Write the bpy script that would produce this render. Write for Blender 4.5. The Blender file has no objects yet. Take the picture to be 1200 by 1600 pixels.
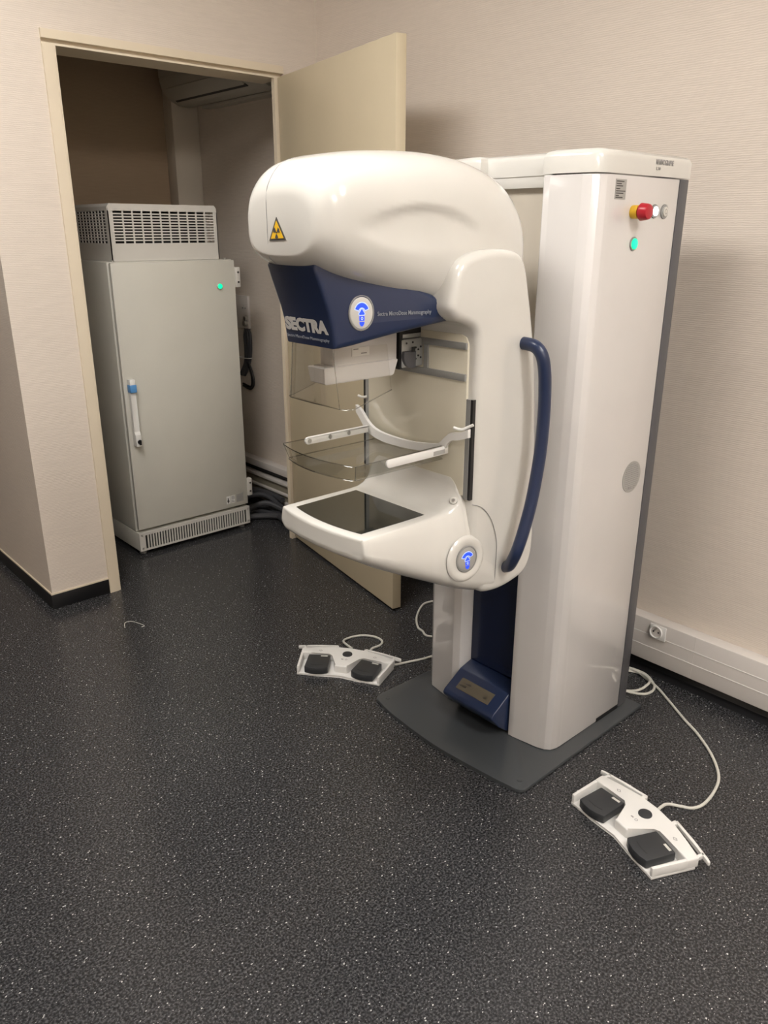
import bpy, bmesh, math, random
from mathutils import Vector, Matrix
random.seed(7)
scene = bpy.context.scene
COL = scene.collection
W = {}          # world translation of every object that parents something

# ------------------------------------------------------------------ materials
def mat(name, col, rough=0.5, metal=0.0, coat=0.0, emit=None, estr=0.0, bump=None, spec=0.5):
    m = bpy.data.materials.new(name); m.use_nodes = True
    nt = m.node_tree; b = nt.nodes['Principled BSDF']
    b.inputs['Base Color'].default_value = (*col, 1)
    b.inputs['Roughness'].default_value = rough
    b.inputs['Metallic'].default_value = metal
    b.inputs['Coat Weight'].default_value = coat
    b.inputs['Coat Roughness'].default_value = 0.04
    b.inputs['Specular IOR Level'].default_value = spec
    if emit:
        b.inputs['Emission Color'].default_value = (*emit, 1)
        b.inputs['Emission Strength'].default_value = estr
    # a fine procedural variation so no surface is perfectly flat in tone
    tc = nt.nodes.new('ShaderNodeTexCoord')
    n = nt.nodes.new('ShaderNodeTexNoise'); n.inputs['Scale'].default_value = 6.0; n.inputs['Detail'].default_value = 4
    nt.links.new(tc.outputs['Object'], n.inputs['Vector'])
    mx = nt.nodes.new('ShaderNodeMix'); mx.data_type = 'RGBA'
    mx.inputs[6].default_value = (*[c * 0.95 for c in col], 1); mx.inputs[7].default_value = (*[min(1, c * 1.05) for c in col], 1)
    nt.links.new(n.outputs['Fac'], mx.inputs[0]); nt.links.new(mx.outputs[2], b.inputs['Base Color'])
    if bump:
        n2 = nt.nodes.new('ShaderNodeTexNoise'); n2.inputs['Scale'].default_value = bump[0]; n2.inputs['Detail'].default_value = 3
        nt.links.new(tc.outputs['Object'], n2.inputs['Vector'])
        bp = nt.nodes.new('ShaderNodeBump'); bp.inputs['Strength'].default_value = bump[1]; bp.inputs['Distance'].default_value = 0.002
        nt.links.new(n2.outputs['Fac'], bp.inputs['Height']); nt.links.new(bp.outputs['Normal'], b.inputs['Normal'])
    return m

def wallpaper(name, col, strength=0.35):
    m = bpy.data.materials.new(name); m.use_nodes = True
    nt = m.node_tree; b = nt.nodes['Principled BSDF']; L = nt.links.new
    b.inputs['Roughness'].default_value = 0.75
    b.inputs['Specular IOR Level'].default_value = 0.25
    geo = nt.nodes.new('ShaderNodeNewGeometry')
    mp = nt.nodes.new('ShaderNodeMapping'); mp.inputs['Scale'].default_value = (1, 1, 1)
    L(geo.outputs['Position'], mp.inputs['Vector'])
    wv = nt.nodes.new('ShaderNodeTexWave'); wv.wave_type = 'BANDS'; wv.bands_direction = 'Z'
    wv.inputs['Scale'].default_value = 52.0; wv.inputs['Distortion'].default_value = 2.2
    wv.inputs['Detail'].default_value = 2.0; wv.inputs['Detail Scale'].default_value = 1.6
    L(mp.outputs['Vector'], wv.inputs['Vector'])
    mp2 = nt.nodes.new('ShaderNodeMapping'); mp2.inputs['Scale'].default_value = (14, 14, 150)
    L(geo.outputs['Position'], mp2.inputs['Vector'])
    ns = nt.nodes.new('ShaderNodeTexNoise'); ns.inputs['Scale'].default_value = 1.0; ns.inputs['Detail'].default_value = 3
    L(mp2.outputs['Vector'], ns.inputs['Vector'])
    ad = nt.nodes.new('ShaderNodeMath'); ad.operation = 'MULTIPLY_ADD'; ad.inputs[1].default_value = 0.55
    L(wv.outputs['Fac'], ad.inputs[0]); L(ns.outputs['Fac'], ad.inputs[2])
    bp = nt.nodes.new('ShaderNodeBump'); bp.inputs['Strength'].default_value = strength; bp.inputs['Distance'].default_value = 0.0035
    L(ad.outputs[0], bp.inputs['Height']); L(bp.outputs['Normal'], b.inputs['Normal'])
    mx = nt.nodes.new('ShaderNodeMix'); mx.data_type = 'RGBA'
    mx.inputs[6].default_value = (*[c * 0.93 for c in col], 1); mx.inputs[7].default_value = (*[min(1, c * 1.05) for c in col], 1)
    L(ns.outputs['Fac'], mx.inputs[0]); L(mx.outputs[2], b.inputs['Base Color'])
    return m

def floor_mat():
    m = bpy.data.materials.new('speckled_vinyl'); m.use_nodes = True
    nt = m.node_tree; b = nt.nodes['Principled BSDF']; L = nt.links.new
    geo = nt.nodes.new('ShaderNodeNewGeometry')
    def noise(scale, detail):
        n = nt.nodes.new('ShaderNodeTexNoise'); n.inputs['Scale'].default_value = scale; n.inputs['Detail'].default_value = detail
        L(geo.outputs['Position'], n.inputs['Vector']); return n
    def ramp(src, stops):
        r = nt.nodes.new('ShaderNodeValToRGB'); cr = r.color_ramp
        while len(cr.elements) > 1: cr.elements.remove(cr.elements[-1])
        for i, (p, c) in enumerate(stops):
            e = cr.elements[0] if i == 0 else cr.elements.new(p)
            e.position = p; e.color = (*c, 1)
        L(src, r.inputs[0]); return r
    base = ramp(noise(190, 2).outputs['Fac'], [(0.36, (.0125, .0127, .0140)), (0.5, (.028, .0282, .0302)), (0.66, (.076, .0765, .080))])
    cur = base.outputs[0]
    for i, (sc, rz, ax, thr, keep, colr) in enumerate([(40, .5, 1.5, .078, .20, (.47, .47, .46)), (62, -.7, 1.6, .085, .22, (.30, .30, .30)), (120, 1.3, 1.4, .16, .40, (.095, .095, .097))]):
        mp = nt.nodes.new('ShaderNodeMapping'); mp.inputs['Rotation'].default_value = (0, 0, rz); mp.inputs['Scale'].default_value = (1, ax, 1)
        mp.inputs['Location'].default_value = (i * 3.1, i * 1.7, 0)
        wn = nt.nodes.new('ShaderNodeVectorMath'); wn.operation = 'MULTIPLY_ADD'
        nz = noise(22, 1); wn.inputs[1].default_value = (.018, .018, 0)
        L(nz.outputs['Color'], wn.inputs[0]); L(geo.outputs['Position'], wn.inputs[2])
        L(wn.outputs[0], mp.inputs['Vector'])
        v = nt.nodes.new('ShaderNodeTexVoronoi'); v.voronoi_dimensions = '2D'; v.inputs['Scale'].default_value = sc
        L(mp.outputs[0], v.inputs['Vector'])
        lt = nt.nodes.new('ShaderNodeMath'); lt.operation = 'LESS_THAN'; lt.inputs[1].default_value = thr
        L(v.outputs['Distance'], lt.inputs[0])
        sp = nt.nodes.new('ShaderNodeSeparateColor'); L(v.outputs['Color'], sp.inputs[0])
        k = nt.nodes.new('ShaderNodeMath'); k.operation = 'LESS_THAN'; k.inputs[1].default_value = keep
        L(sp.outputs[0], k.inputs[0])
        mu = nt.nodes.new('ShaderNodeMath'); mu.operation = 'MULTIPLY'; L(lt.outputs[0], mu.inputs[0]); L(k.outputs[0], mu.inputs[1])
        mx = nt.nodes.new('ShaderNodeMix'); mx.data_type = 'RGBA'
        L(mu.outputs[0], mx.inputs[0]); L(cur, mx.inputs[6]); mx.inputs[7].default_value = (*colr, 1)
        cur = mx.outputs[2]
    L(cur, b.inputs['Base Color'])
    b.inputs['Roughness'].default_value = 0.25
    b.inputs['Specular IOR Level'].default_value = 0.45
    bp = nt.nodes.new('ShaderNodeBump'); bp.inputs['Strength'].default_value = 0.12; bp.inputs['Distance'].default_value = 0.001
    L(noise(160, 2).outputs['Fac'], bp.inputs['Height']); L(bp.outputs['Normal'], b.inputs['Normal'])
    return m

def clear_mat(name, tint, refl=0.5):
    m = bpy.data.materials.new(name); m.use_nodes = True
    nt = m.node_tree; nt.nodes.clear(); L = nt.links.new
    out = nt.nodes.new('ShaderNodeOutputMaterial'); mix = nt.nodes.new('ShaderNodeMixShader')
    tr = nt.nodes.new('ShaderNodeBsdfTransparent'); tr.inputs[0].default_value = (*tint, 1)
    gl = nt.nodes.new('ShaderNodeBsdfGlossy'); gl.inputs['Roughness'].default_value = 0.04
    lw = nt.nodes.new('ShaderNodeLayerWeight'); lw.inputs[0].default_value = 0.25
    mu = nt.nodes.new('ShaderNodeMath'); mu.operation = 'MULTIPLY'; mu.inputs[1].default_value = refl
    L(lw.outputs['Fresnel'], mu.inputs[0]); L(mu.outputs[0], mix.inputs[0])
    L(tr.outputs[0], mix.inputs[1]); L(gl.outputs[0], mix.inputs[2]); L(mix.outputs[0], out.inputs[0])
    return m

M = dict(
    paper=wallpaper('ribbed_wallpaper', (.69, .615, .535), .26),
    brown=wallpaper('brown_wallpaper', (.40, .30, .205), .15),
    plain=mat('painted_plaster', (.62, .56, .47), .8, bump=(90, .2)),
    ceil=mat('ceiling_white', (.80, .79, .76), .9),
    floor=floor_mat(),
    skirt=mat('black_skirting', (.008, .008, .009), .35),
    cream=mat('cream_paint', (.70, .61, .47), .45, bump=(60, .08)),
    leaf=mat('beige_door_paint', (.58, .50, .35), .42, bump=(50, .05)),
    gloss=mat('glossy_white_shell', (.63, .615, .57), .18, coat=.35),
    satin=mat('satin_white_panel', (.64, .62, .60), .20, coat=1.0),
    beige=mat('beige_inner_panel', (.55, .50, .42), .35),
    inner=mat('cream_inner_panel', (.66, .62, .50), .10, coat=.6),
    navy=mat('navy_cover', (.013, .024, .066), .34, coat=.1),
    navyd=mat('navy_panel', (.006, .012, .040), .25, coat=.2),
    grey=mat('dark_grey_panel', (.085, .085, .092), .38),
    base=mat('grey_base_plate', (.055, .060, .064), .28, coat=.2),
    mid=mat('mid_grey', (.26, .26, .25), .4),
    lgrey=mat('light_grey_metal', (.42, .43, .42), .35, metal=.3),
    steel=mat('brushed_steel', (.55, .54, .51), .32, metal=.8),
    black=mat('black_plastic', (.010, .010, .011), .4),
    glassk=mat('black_detector_glass', (.016, .017, .015), .05, coat=.3),
    rubber=mat('charcoal_pedal', (.032, .034, .037), .38),
    white=mat('white_plastic', (.74, .73, .70), .32),
    cable=mat('pale_grey_cable', (.60, .59, .53), .45),
    hose=mat('dark_grey_hose', (.055, .056, .062), .45),
    trunk=mat('white_trunking', (.66, .62, .58), .38),
    trunkd=mat('dark_beige_trunking', (.30, .275, .21), .5),  # darker, yellower trunking colour for the strips between the open rails
    cab=mat('grey_cabinet_paint', (.60, .585, .52), .42, bump=(180, .12)),
    hood=mat('grey_hood_paint', (.62, .60, .555), .4),
    acm=mat('off_white_aircon', (.52, .50, .44), .45),
    label=mat('silver_label', (.36, .35, .325), .4),
    labelw=mat('white_label', (.78, .77, .74), .5),
    ink=mat('dark_ink', (.06, .055, .05), .6),
    inkgrey=mat('grey_ink', (.30, .29, .28), .6),
    silver=mat('silver_lettering', (.52, .51, .49), .45),
    silverd=mat('dim_lettering', (.25, .27, .30), .5),
    pale=mat('pale_button_face', (.60, .585, .54), .3),
    blue=mat('blue_lit_icon', (.02, .06, .55), .4, emit=(.012, .06, .75), estr=.9),
    bluep=mat('pale_blue_lit_icon', (.5, .6, .9), .4, emit=(.25, .40, 1.0), estr=.8),
    green=mat('green_lit_lamp', (.0, .5, .25), .3, emit=(.0, .85, .33), estr=1.3),
    lit=mat('white_lit_lamp', (.9, .9, .95), .3, emit=(.9, .92, 1.0), estr=1.6),
    red=mat('red_knob', (.42, .012, .025), .3),
    yellow=mat('yellow_plastic', (.75, .45, .02), .4),
    sky=mat('blue_badge', (.10, .30, .62), .4),
    lcd=mat('lcd_screen', (.10, .085, .06), .25),
    lcdd=mat('lcd_text', (.05, .043, .032), .3),
    guard=clear_mat('clear_guard', (.965, .96, .945), .4),
    paddle=clear_mat('clear_paddle', (.955, .955, .945), .32),
    edge=clear_mat('clear_edge', (.86, .86, .85), .9),
    tube=mat('lamp_diffuser', (1, 1, 1), .5, emit=(1.0, .96, .925), estr=1.0),
)

# ------------------------------------------------------------------ mesh builder
class MB:
    def __init__(s): s.bm = bmesh.new()
    def _bev(s, geom, r, seg=2):
        es = list({e for f in geom for e in f.edges})
        if r > 0: bmesh.ops.bevel(s.bm, geom=es, offset=r, segments=seg, affect='EDGES', profile=.5)
    def box(s, x0, x1, y0, y1, z0, z1, r=0, seg=2):
        v = [s.bm.verts.new(p) for p in [(x0, y0, z0), (x1, y0, z0), (x1, y1, z0), (x0, y1, z0), (x0, y0, z1), (x1, y0, z1), (x1, y1, z1), (x0, y1, z1)]]
        fs = [s.bm.faces.new([v[i] for i in q]) for q in [(0, 3, 2, 1), (4, 5, 6, 7), (0, 1, 5, 4), (1, 2, 6, 5), (2, 3, 7, 6), (3, 0, 4, 7)]]
        s._bev(fs, r, seg); return s
    def prism(s, pts, fn, a, b, r=0, seg=2):
        """2D outline pts swept between depth a and b; fn(u, v, d) -> xyz"""
        A = [s.bm.verts.new(fn(u, v, a)) for u, v in pts]; B = [s.bm.verts.new(fn(u, v, b)) for u, v in pts]
        n = len(pts); fs = [s.bm.faces.new(A[::-1]), s.bm.faces.new(B)]
        for i in range(n): fs.append(s.bm.faces.new([A[i], A[(i + 1) % n], B[(i + 1) % n], B[i]]))
        s._bev(fs, r, seg); return s
    def face(s, pts):
        s.bm.faces.new([s.bm.verts.new(p) for p in pts]); return s
    def loft(s, rings, cap=True, closed=True):
        R = [[s.bm.verts.new(p) for p in ring] for ring in rings]; n = len(R[0])
        for a, b in zip(R, R[1:]):
            for i in range(n if closed else n - 1):
                s.bm.faces.new([a[i], a[(i + 1) % n], b[(i + 1) % n], b[i]])
        if cap and closed:
            s.bm.faces.new(R[0][::-1]); s.bm.faces.new(R[-1])
        return s
    def tube(s, pts, r, n=10, closed=False, sub=6, cap=True):
        P = spline(pts, sub, closed); rings = []; N = len(P)
        up = None
        for i, p in enumerate(P):
            a = P[(i - 1) % N] if (closed or i > 0) else P[0]; b = P[(i + 1) % N] if (closed or i < N - 1) else P[-1]
            t = (b - a).normalized()
            if up is None: up = Vector((0, 0, 1)) if abs(t.z) < .9 else Vector((1, 0, 0))
            q = t.cross(up).normalized(); up = q.cross(t).normalized()
            rr = r(i / (N - 1)) if callable(r) else r
            rings.append([p + (q * math.cos(k * 2 * math.pi / n) + up * math.sin(k * 2 * math.pi / n)) * rr for k in range(n)])
        if closed: rings.append(rings[0])
        return s.loft(rings, cap=cap and not closed)
    def cyl(s, c, axis, r, h, n=24, r2=None, bev=0, scale=(1, 1)):
        ax = Vector(axis).normalized(); t = Vector((0, 0, 1)) if abs(ax.z) < .9 else Vector((1, 0, 0))
        q = ax.cross(t).normalized(); w = q.cross(ax).normalized(); c = Vector(c); r2 = r if r2 is None else r2
        prof = [(r, 0), (r2, h)] if not bev else [(r, 0), (r2, h - bev), (r2 - bev * .3, h - bev * .3), (r2 - bev, h)]
        return s.loft([[c + ax * d + (q * math.cos(k * 2 * math.pi / n) * scale[0] + w * math.sin(k * 2 * math.pi / n) * scale[1]) * rr for k in range(n)] for rr, d in prof])
    def build(s, name, m, parent=None, label=None, ang=35, world=None):
        bm = s.bm
        bmesh.ops.recalc_face_normals(bm, faces=bm.faces)
        for f in bm.faces: f.smooth = True
        for e in bm.edges: e.smooth = not (len(e.link_faces) == 2 and e.calc_face_angle(0) > math.radians(ang))
        co = [v.co for v in bm.verts]
        c = Vector([(min(p[i] for p in co) + max(p[i] for p in co)) / 2 for i in range(3)])
        bmesh.ops.translate(bm, verts=bm.verts, vec=-c)
        me = bpy.data.meshes.new(name); bm.to_mesh(me); bm.free()
        me.materials.append(M[m] if isinstance(m, str) else m)
        o = bpy.data.objects.new(name, me); COL.objects.link(o)
        if parent: o.parent = parent; o.location = c - W[parent]
        else: o.location = c
        W[o] = c
        if label: o['label'] = label
        return o

def spline(pts, sub=6, closed=False):
    P = [Vector(p) for p in pts]; n = len(P); out = []
    if n < 3 or sub <= 1: return P
    for i in range(n if closed else n - 1):
        g = (lambda k: P[k % n]) if closed else (lambda k: P[max(0, min(n - 1, k))])
        p0, p1, p2, p3 = g(i - 1), g(i), g(i + 1), g(i + 2)
        for j in range(sub):
            t = j / sub
            out.append(.5 * ((2 * p1) + (p2 - p0) * t + (2 * p0 - 5 * p1 + 4 * p2 - p3) * t * t + (3 * p1 - p0 - 3 * p2 + p3) * t ** 3))
    if not closed: out.append(P[-1])
    return out

def sp2(pts, sub=5, closed=True):
    return [(p.x, p.y) for p in spline([(a, b, 0) for a, b in pts], sub, closed)]

def thing(name, label, cat, loc, group=None, local=False, rz=0):
    o = bpy.data.objects.new(name, None); COL.objects.link(o); o.location = loc; o.rotation_euler = (0, 0, rz)
    o.empty_display_size = .1; o['label'] = label; o['category'] = cat
    if group: o['group'] = group
    W[o] = Vector((0, 0, 0)) if local else Vector(loc)
    return o
def tag(o, label, cat, group=None):
    o['label'] = label; o['category'] = cat
    if group: o['group'] = group
    return o
def struct(o): o['kind'] = 'structure'; return o

def text(body, name, m, parent, org, right, up, w, h, bold=0.0, label=None, depth=.0006):
    """lettering fitted to a w x h rectangle whose lower-left corner is org"""
    cu = bpy.data.curves.new(name, 'FONT'); cu.body = body; cu.offset = bold; cu.resolution_u = 3
    t = bpy.data.objects.new('tmp', cu); COL.objects.link(t)
    bpy.context.view_layer.update()
    me = bpy.data.meshes.new_from_object(t.evaluated_get(bpy.context.evaluated_depsgraph_get()))
    bpy.data.objects.remove(t); bpy.data.curves.remove(cu)
    bm = bmesh.new(); bm.from_mesh(me); bpy.data.meshes.remove(me)
    r = bmesh.ops.extrude_face_region(bm, geom=bm.faces[:]); vs = [g for g in r['geom'] if isinstance(g, bmesh.types.BMVert)]
    bmesh.ops.translate(bm, verts=vs, vec=(0, 0, 1))
    xs = [v.co.x for v in bm.verts]; ys = [v.co.y for v in bm.verts]; x0, x1, y0, y1 = min(xs), max(xs), min(ys), max(ys)
    right = Vector(right).normalized(); up = Vector(up).normalized(); nn = right.cross(up); org = Vector(org)
    for v in bm.verts:
        v.co = org + right * ((v.co.x - x0) / (x1 - x0) * w) + up * ((v.co.y - y0) / (y1 - y0) * h) + nn * (v.co.z * depth)
    b = MB(); b.bm.free(); b.bm = bm
    return b.build(name, m, parent, label)

# ------------------------------------------------------------------ camera
cam = bpy.data.cameras.new('camera'); co = bpy.data.objects.new('camera', cam); COL.objects.link(co)
F, PI_, RO, YA = 1232.297, .343562, .00254915, .731122263
H = 1.455
fw = Vector((math.sin(YA) * math.cos(PI_), math.cos(YA) * math.cos(PI_), -math.sin(PI_)))
r0 = Vector((math.cos(YA), -math.sin(YA), 0)); u0 = r0.cross(fw)
rt = r0 * math.cos(RO) + u0 * math.sin(RO); up = -r0 * math.sin(RO) + u0 * math.cos(RO)
mw = Matrix((rt, up, -fw)).transposed().to_4x4(); mw.translation = (0, 0, H)
co.matrix_world = mw
cam.sensor_fit = 'VERTICAL'; cam.sensor_height = 24; cam.sensor_width = 18; cam.lens = F * 24 / 1600; cam.clip_start = .02
scene.camera = co

# ------------------------------------------------------------------ room shell
XW, YW, YB, XC, ZC = 2.339, 3.045, 4.165, .931, 2.90
YT = 3.186
struct(MB().box(-2.2, XW + .1, -2.2, 5.6, -.1, 0).build('floor', 'floor'))
struct(MB().box(-2.2, XW + .1, -2.2, 5.6, ZC, ZC + .1).build('ceiling', 'ceil'))
struct(MB().box(XW, XW + .1, -2.2, YB + .1, 0, ZC).build('wall_right', 'paper'))
b = MB(); b.box(XC, 1.166, YW, YT, 0, ZC).box(2.154, XW, YW, YW + .03, 0, ZC).box(2.215, XW, YW + .03, YT, 0, ZC).box(2.154, 2.215, YW + .03, YT, 2.091, ZC).box(1.166, 2.154, YW, YT, 2.091, ZC)
struct(b.build('wall_back', 'paper'))
struct(MB().box(XC, 1.0, YT, 5.5, 0, ZC).build('wall_alcove', 'paper'))
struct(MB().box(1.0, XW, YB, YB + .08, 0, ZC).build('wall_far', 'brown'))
struct(MB().box(-2.2, -2.1, -2.2, 5.6, 0, ZC).build('wall_left', 'paper'))
struct(MB().box(-2.1, XW, -2.2, -2.1, 0, ZC).build('wall_front', 'paper'))
struct(MB().box(-2.1, XC, 5.5, 5.6, 0, ZC).build('wall_alcove_end', 'paper'))
# black vinyl skirtings with a thin cream bead on the top
struct(MB().box(XC - .006, 1.165, YW - .006, YW, 0, .062, .002).build('baseboard_back', 'skirt'))
struct(MB().box(XC - .006, XC, YW, 5.5, 0, .062, .002).build('baseboard_alcove', 'skirt'))
struct(MB().box(XC - .005, 1.165, YW - .005, YW, .062, .068).box(XC - .005, XC, YW, 5.5, .062, .068).build('trim_3', 'cream'))
b = MB(); b.prism([(XW, 0), (XW, .07), (XW - .012, .07), (XW - .014, .03), (XW - .024, .012), (XW - .05, .0)], lambda u, v, d: (u, d, v), -2.1, YW)
struct(b.build('baseboard_right', 'skirt'))
struct(MB().box(2.155, XW, YW - .006, YW, 0, .062, .002).build('baseboard_corner', 'skirt'))
# door frame: stepped metal frame
fr = MB()
def jamb(pts):
    fr.prism(pts, lambda u, v, d: (u, v, d), 0, 2.045)
jamb([(1.165, YW - .010), (1.204, YW - .010), (1.206, YW - .006), (1.212, YW - .006), (1.212, YT + .006), (1.165, YT + .006)])
jamb([(2.155, YW - .010), (2.155, YW + .012), (2.107, YW + .012), (2.107, YW - .010)])
fr.prism([(YW - .010, 2.092), (YW - .010, 2.064), (YW + .012, 2.062), (YW + .014, 2.054), (YW - .006, 2.052), (YW - .006, 2.045), (YT + .006, 2.045), (YT + .006, 2.092)], lambda u, v, d: (d, u, v), 1.165, 2.155)
struct(fr.build('trim_1', 'cream'))

# door leaf, swung open into the room
ang = math.atan2(2.123 - 3.046, 1.941 - 2.120)
dv = Vector((math.cos(ang), math.sin(ang), 0)); nv = Vector((-dv.y, dv.x, 0))
if nv.x < 0: nv = -nv
hinge = Vector((2.120, 3.030, 0))
def dl(a, b_, z): return hinge + dv * a + nv * b_ + Vector((0, 0, z))
d = MB(); d.prism([(0, 0), (.935, 0), (.935, .039), (0, .039)], lambda u, v, z: dl(u, v, z), .012, 2.046, .0015)
door = struct(d.build('door_1', 'leaf'))
h = MB()
h.prism([(0, .94), (0, 1.08), (.022, 1.08), (.022, .94)], lambda u, v, t: dl(.935 + t, .008 + u, v), 0, .0012)
h.build('latch_plate', 'steel', door)
for z in (1.62, 1.78): MB().cyl(dl(.935, .022, z), dv, .004, .001, 10).build('screw', 'leaf', door)


# ------------------------------------------------------------------ cable trunking along the right wall
t = thing('cable_trunking', 'long white cable trunking along the foot of the right wall', 'trunking', (XW - .03, 1.0, .05))
b = MB(); b.box(XW - .052, XW - .0005, -2.08, 3.0, .048, .204, .004)
tb = b.build('body', 'trunk', t)
for z in (.150, .104):
    MB().box(XW - .0535, XW - .0515, -2.08, 3.0, z - .0012, z + .0012).build('cover_rib', 'white', t)
MB().box(XW - .0525, XW - .0515, 1.0205, 1.0225, .05, .2035).build('cover_joint', 'trunk', t)
s = thing('wall_socket', 'white round power socket set in the trunking behind the machine', 'socket', (XW - .054, 1.152, .172))
MB().box(XW - .060, XW - .0545, 1.122, 1.182, .146, .198, .003).build('face_plate', 'white', s)
b = MB(); b.loft([[(XW - x, 1.157 + r * math.cos(a), .173 + r * math.sin(a)) for a in [k * 2 * math.pi / 32 for k in range(32)]] for r, x in [(.0235, .0602), (.0225, .066), (.0195, .066), (.0185, .061), (.018, .0606)]])
b.build('rim', 'white', s)
MB().cyl((XW - .0608, 1.157, .173), (-1, 0, 0), .018, .0006, 24).build('recess', 'trunk', s)
for y, z in ((1.166, .173), (1.148, .173)): MB().cyl((XW - .0614, y, z), (-1, 0, 0), .003, .0005, 10).build('pin_hole', 'black', s)
MB().cyl((XW - .0614, 1.157, .185), (-1, 0, 0), .0024, .012, 10).build('earth_pin', 'steel', s)

# trunking of the back room, its cover missing
t = thing('open_trunking', 'open uncovered trunking with dark slots behind the grey cabinet', 'trunking', (XW - .03, 3.7, .05))
MB().box(XW - .016, XW - .0005, YT + .02, YB - .09, .05, .245).build('back', 'skirt', t)
MB().box(XW - .052, XW - .0005, YT + .02, YB - .09, .214, .252, .003).build('top_flange', 'trunk', t)
for z0, z1 in ((.160, .176), (.104, .116), (.052, .068)):
    MB().box(XW - .052, XW - .0005, YT + .02, YB - .09, z0, z1, .002).build('rail', 'trunk', t)
MB().box(XW - .040, XW - .0005, YT + .02, YB - .09, .118, .158).build('inner_cover', 'trunkd', t)
MB().box(XW - .040, XW - .0005, YT + .02, YB - .09, .070, .102).build('inner_cover', 'trunkd', t)

# boxed-in pipe duct in the far corner
b = MB(); b.box(2.187, XW, 4.075, YB, 0, ZC, .004); struct(b.build('trim_2', 'plain'))

# ------------------------------------------------------------------ air conditioner high on the back room's right wall
t = thing('air_conditioner', 'off-white air conditioner high on the wall behind the doorway', 'air conditioner', (XW - .1, 3.65, 2.05))
prof = [(XW - .001, 2.06), (XW - .001, 2.36), (XW - .15, 2.36), (XW - .205, 2.34), (XW - .215, 2.30), (XW - .215, 2.15), (XW - .205, 2.11), (XW - .17, 2.072), (XW - .12, 2.050), (XW - .06, 2.046)]
y0, y1 = 3.24, 4.065
b = MB(); b.prism(prof, lambda u, v, q: (u, q, v), y0, y1, .006); b.build('body', 'acm', t)
b = MB(); b.prism([(XW - .2175, 2.165), (XW - .2215, 2.165), (XW - .2215, 2.335), (XW - .2175, 2.335)], lambda u, v, q: (u, q, v), y0 + .01, y1 - .01, .001); b.build('front_panel', 'acm', t)
b = MB(); b.prism([(XW - .2115, 2.112), (XW - .171, 2.062), (XW - .166, 2.066), (XW - .2065, 2.116)], lambda u, v, q: (u, q, v), y0 + .12, y1 - .05, .001); b.build('flap', 'acm', t)
b = MB(); b.prism([(XW - .168, 2.0690), (XW - .148, 2.0590), (XW - .146, 2.064), (XW - .164, 2.072)], lambda u, v, q: (u, q, v), y0 + .12, y1 - .05); b.build('outlet_slot', 'black', t)
MB().box(XW - .05, XW - .001, y0 + .02, y1 - .12, 2.032, 2.046).build('mounting_rail', 'acm', t)

# ------------------------------------------------------------------ grey electrical cabinet
CX0, CX1, CY = 1.442, 2.047, 3.325
t = thing('electrical_cabinet', 'tall light grey metal cabinet standing in the dark back room', 'cabinet', ((CX0 + CX1) / 2, CY + .3, 0))
b = MB(); b.box(CX0, CX1, CY + .028, CY + .62, .115, 1.325, .004).box(CX0, CX1, CY + .004, CY + .62, .022, .113, .002)
body = b.build('body', 'cab', t)
MB().box(CX0 + .012, CX1 - .012, CY + .016, CY + .03, .128, 1.315).build('door_gasket', 'mid', t)
b = MB(); b.box(CX0 + .004, CX1 - .004, CY, CY + .019, .128, 1.322, .004)
cd = b.build('door', 'cab', t)
hd = MB(); hd.prism([(CY - .001, .835), (CY - .030, .835), (CY - .032, .80), (CY - .022, .775), (CY - .022, .60), (CY - .034, .588), (CY - .036, .535), (CY - .001, .535), (CY - .001, .60), (CY - .012, .612), (CY - .012, .765), (CY - .001, .785)], lambda u, v, q: (q, u, v), 1.463, 1.489, .003)
hd.build('handle', 'white', cd)
MB().box(1.461, 1.491, CY - .0345, CY - .003, .778, .812, .002).build('badge', 'sky', cd)
b = MB(); b.cyl((1.477, CY - .035, .556), (0, -1, 0), .009, .004, 14).box(1.474, 1.480, CY - .05, CY - .038, .545, .567); b.build('lock', 'black', cd)
lm = MB(); lm.cyl((1.957, CY - .002, 1.208), (0, -1, 0), .0145, .005, 20, bev=.002); lm.build('lamp_bezel', 'steel', cd)
MB().cyl((1.957, CY - .0065, 1.208), (0, -1, 0), .0115, .004, 20, bev=.002).build('indicator_lamp', 'green', cd, 'green lit lamp')
for z in (1.245, .215):
    hg = MB(); hg.box(CX1 - .004, CX1 + .022, CY - .006, CY + .026, z - .045, z + .045, .003)
    hh = hg.build('hinge', 'hood', t)
    for q in (-.022, .022): MB().cyl((CX1 + .010, CY - .0062, z + q), (0, -1, 0), .005, .002, 10).build('screw', 'ink', hh)
# warning stickers near the lower corner of the door
MB().box(1.918, 1.940, CY - .0012, CY - .0002, .150, .190).build('pictogram_sticker', 'labelw', cd)
b = MB(); b.cyl((1.927, CY - .0013, .177), (0, -1, 0), .0035, .0006, 10).prism([(1.9235, .173), (1.9305, .173), (1.934, .160), (1.930, .160), (1.928, .154), (1.925, .154), (1.924, .160), (1.921, .162)], lambda u, v, q: (u, q, v), CY - .002, CY - .0013); b.build('pictogram', 'ink', cd)
MB().box(1.944, 1.966, CY - .0012, CY - .0002, .150, .190).build('text_sticker', 'labelw', cd)
b = MB(); [b.box(1.946, 1.946 + w_, CY - .002, CY - .0013, z, z + .003) for z, w_ in ((.184, .016), (.178, .018), (.172, .018), (.163, .012), (.156, .017))]; b.build('sticker_text', 'inkgrey', cd)
MB().box(1.975, 2.016, CY - .0012, CY - .0002, .150, .192).build('rating_plate', 'label', cd)
b = MB(); [b.box(1.978, 1.978 + w_, CY - .002, CY - .0013, z, z + .0025) for z, w_ in ((.186, .03), (.180, .034), (.174, .028), (.168, .033), (.162, .03), (.155, .026))]; b.build('plate_text', 'inkgrey', cd)
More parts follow.
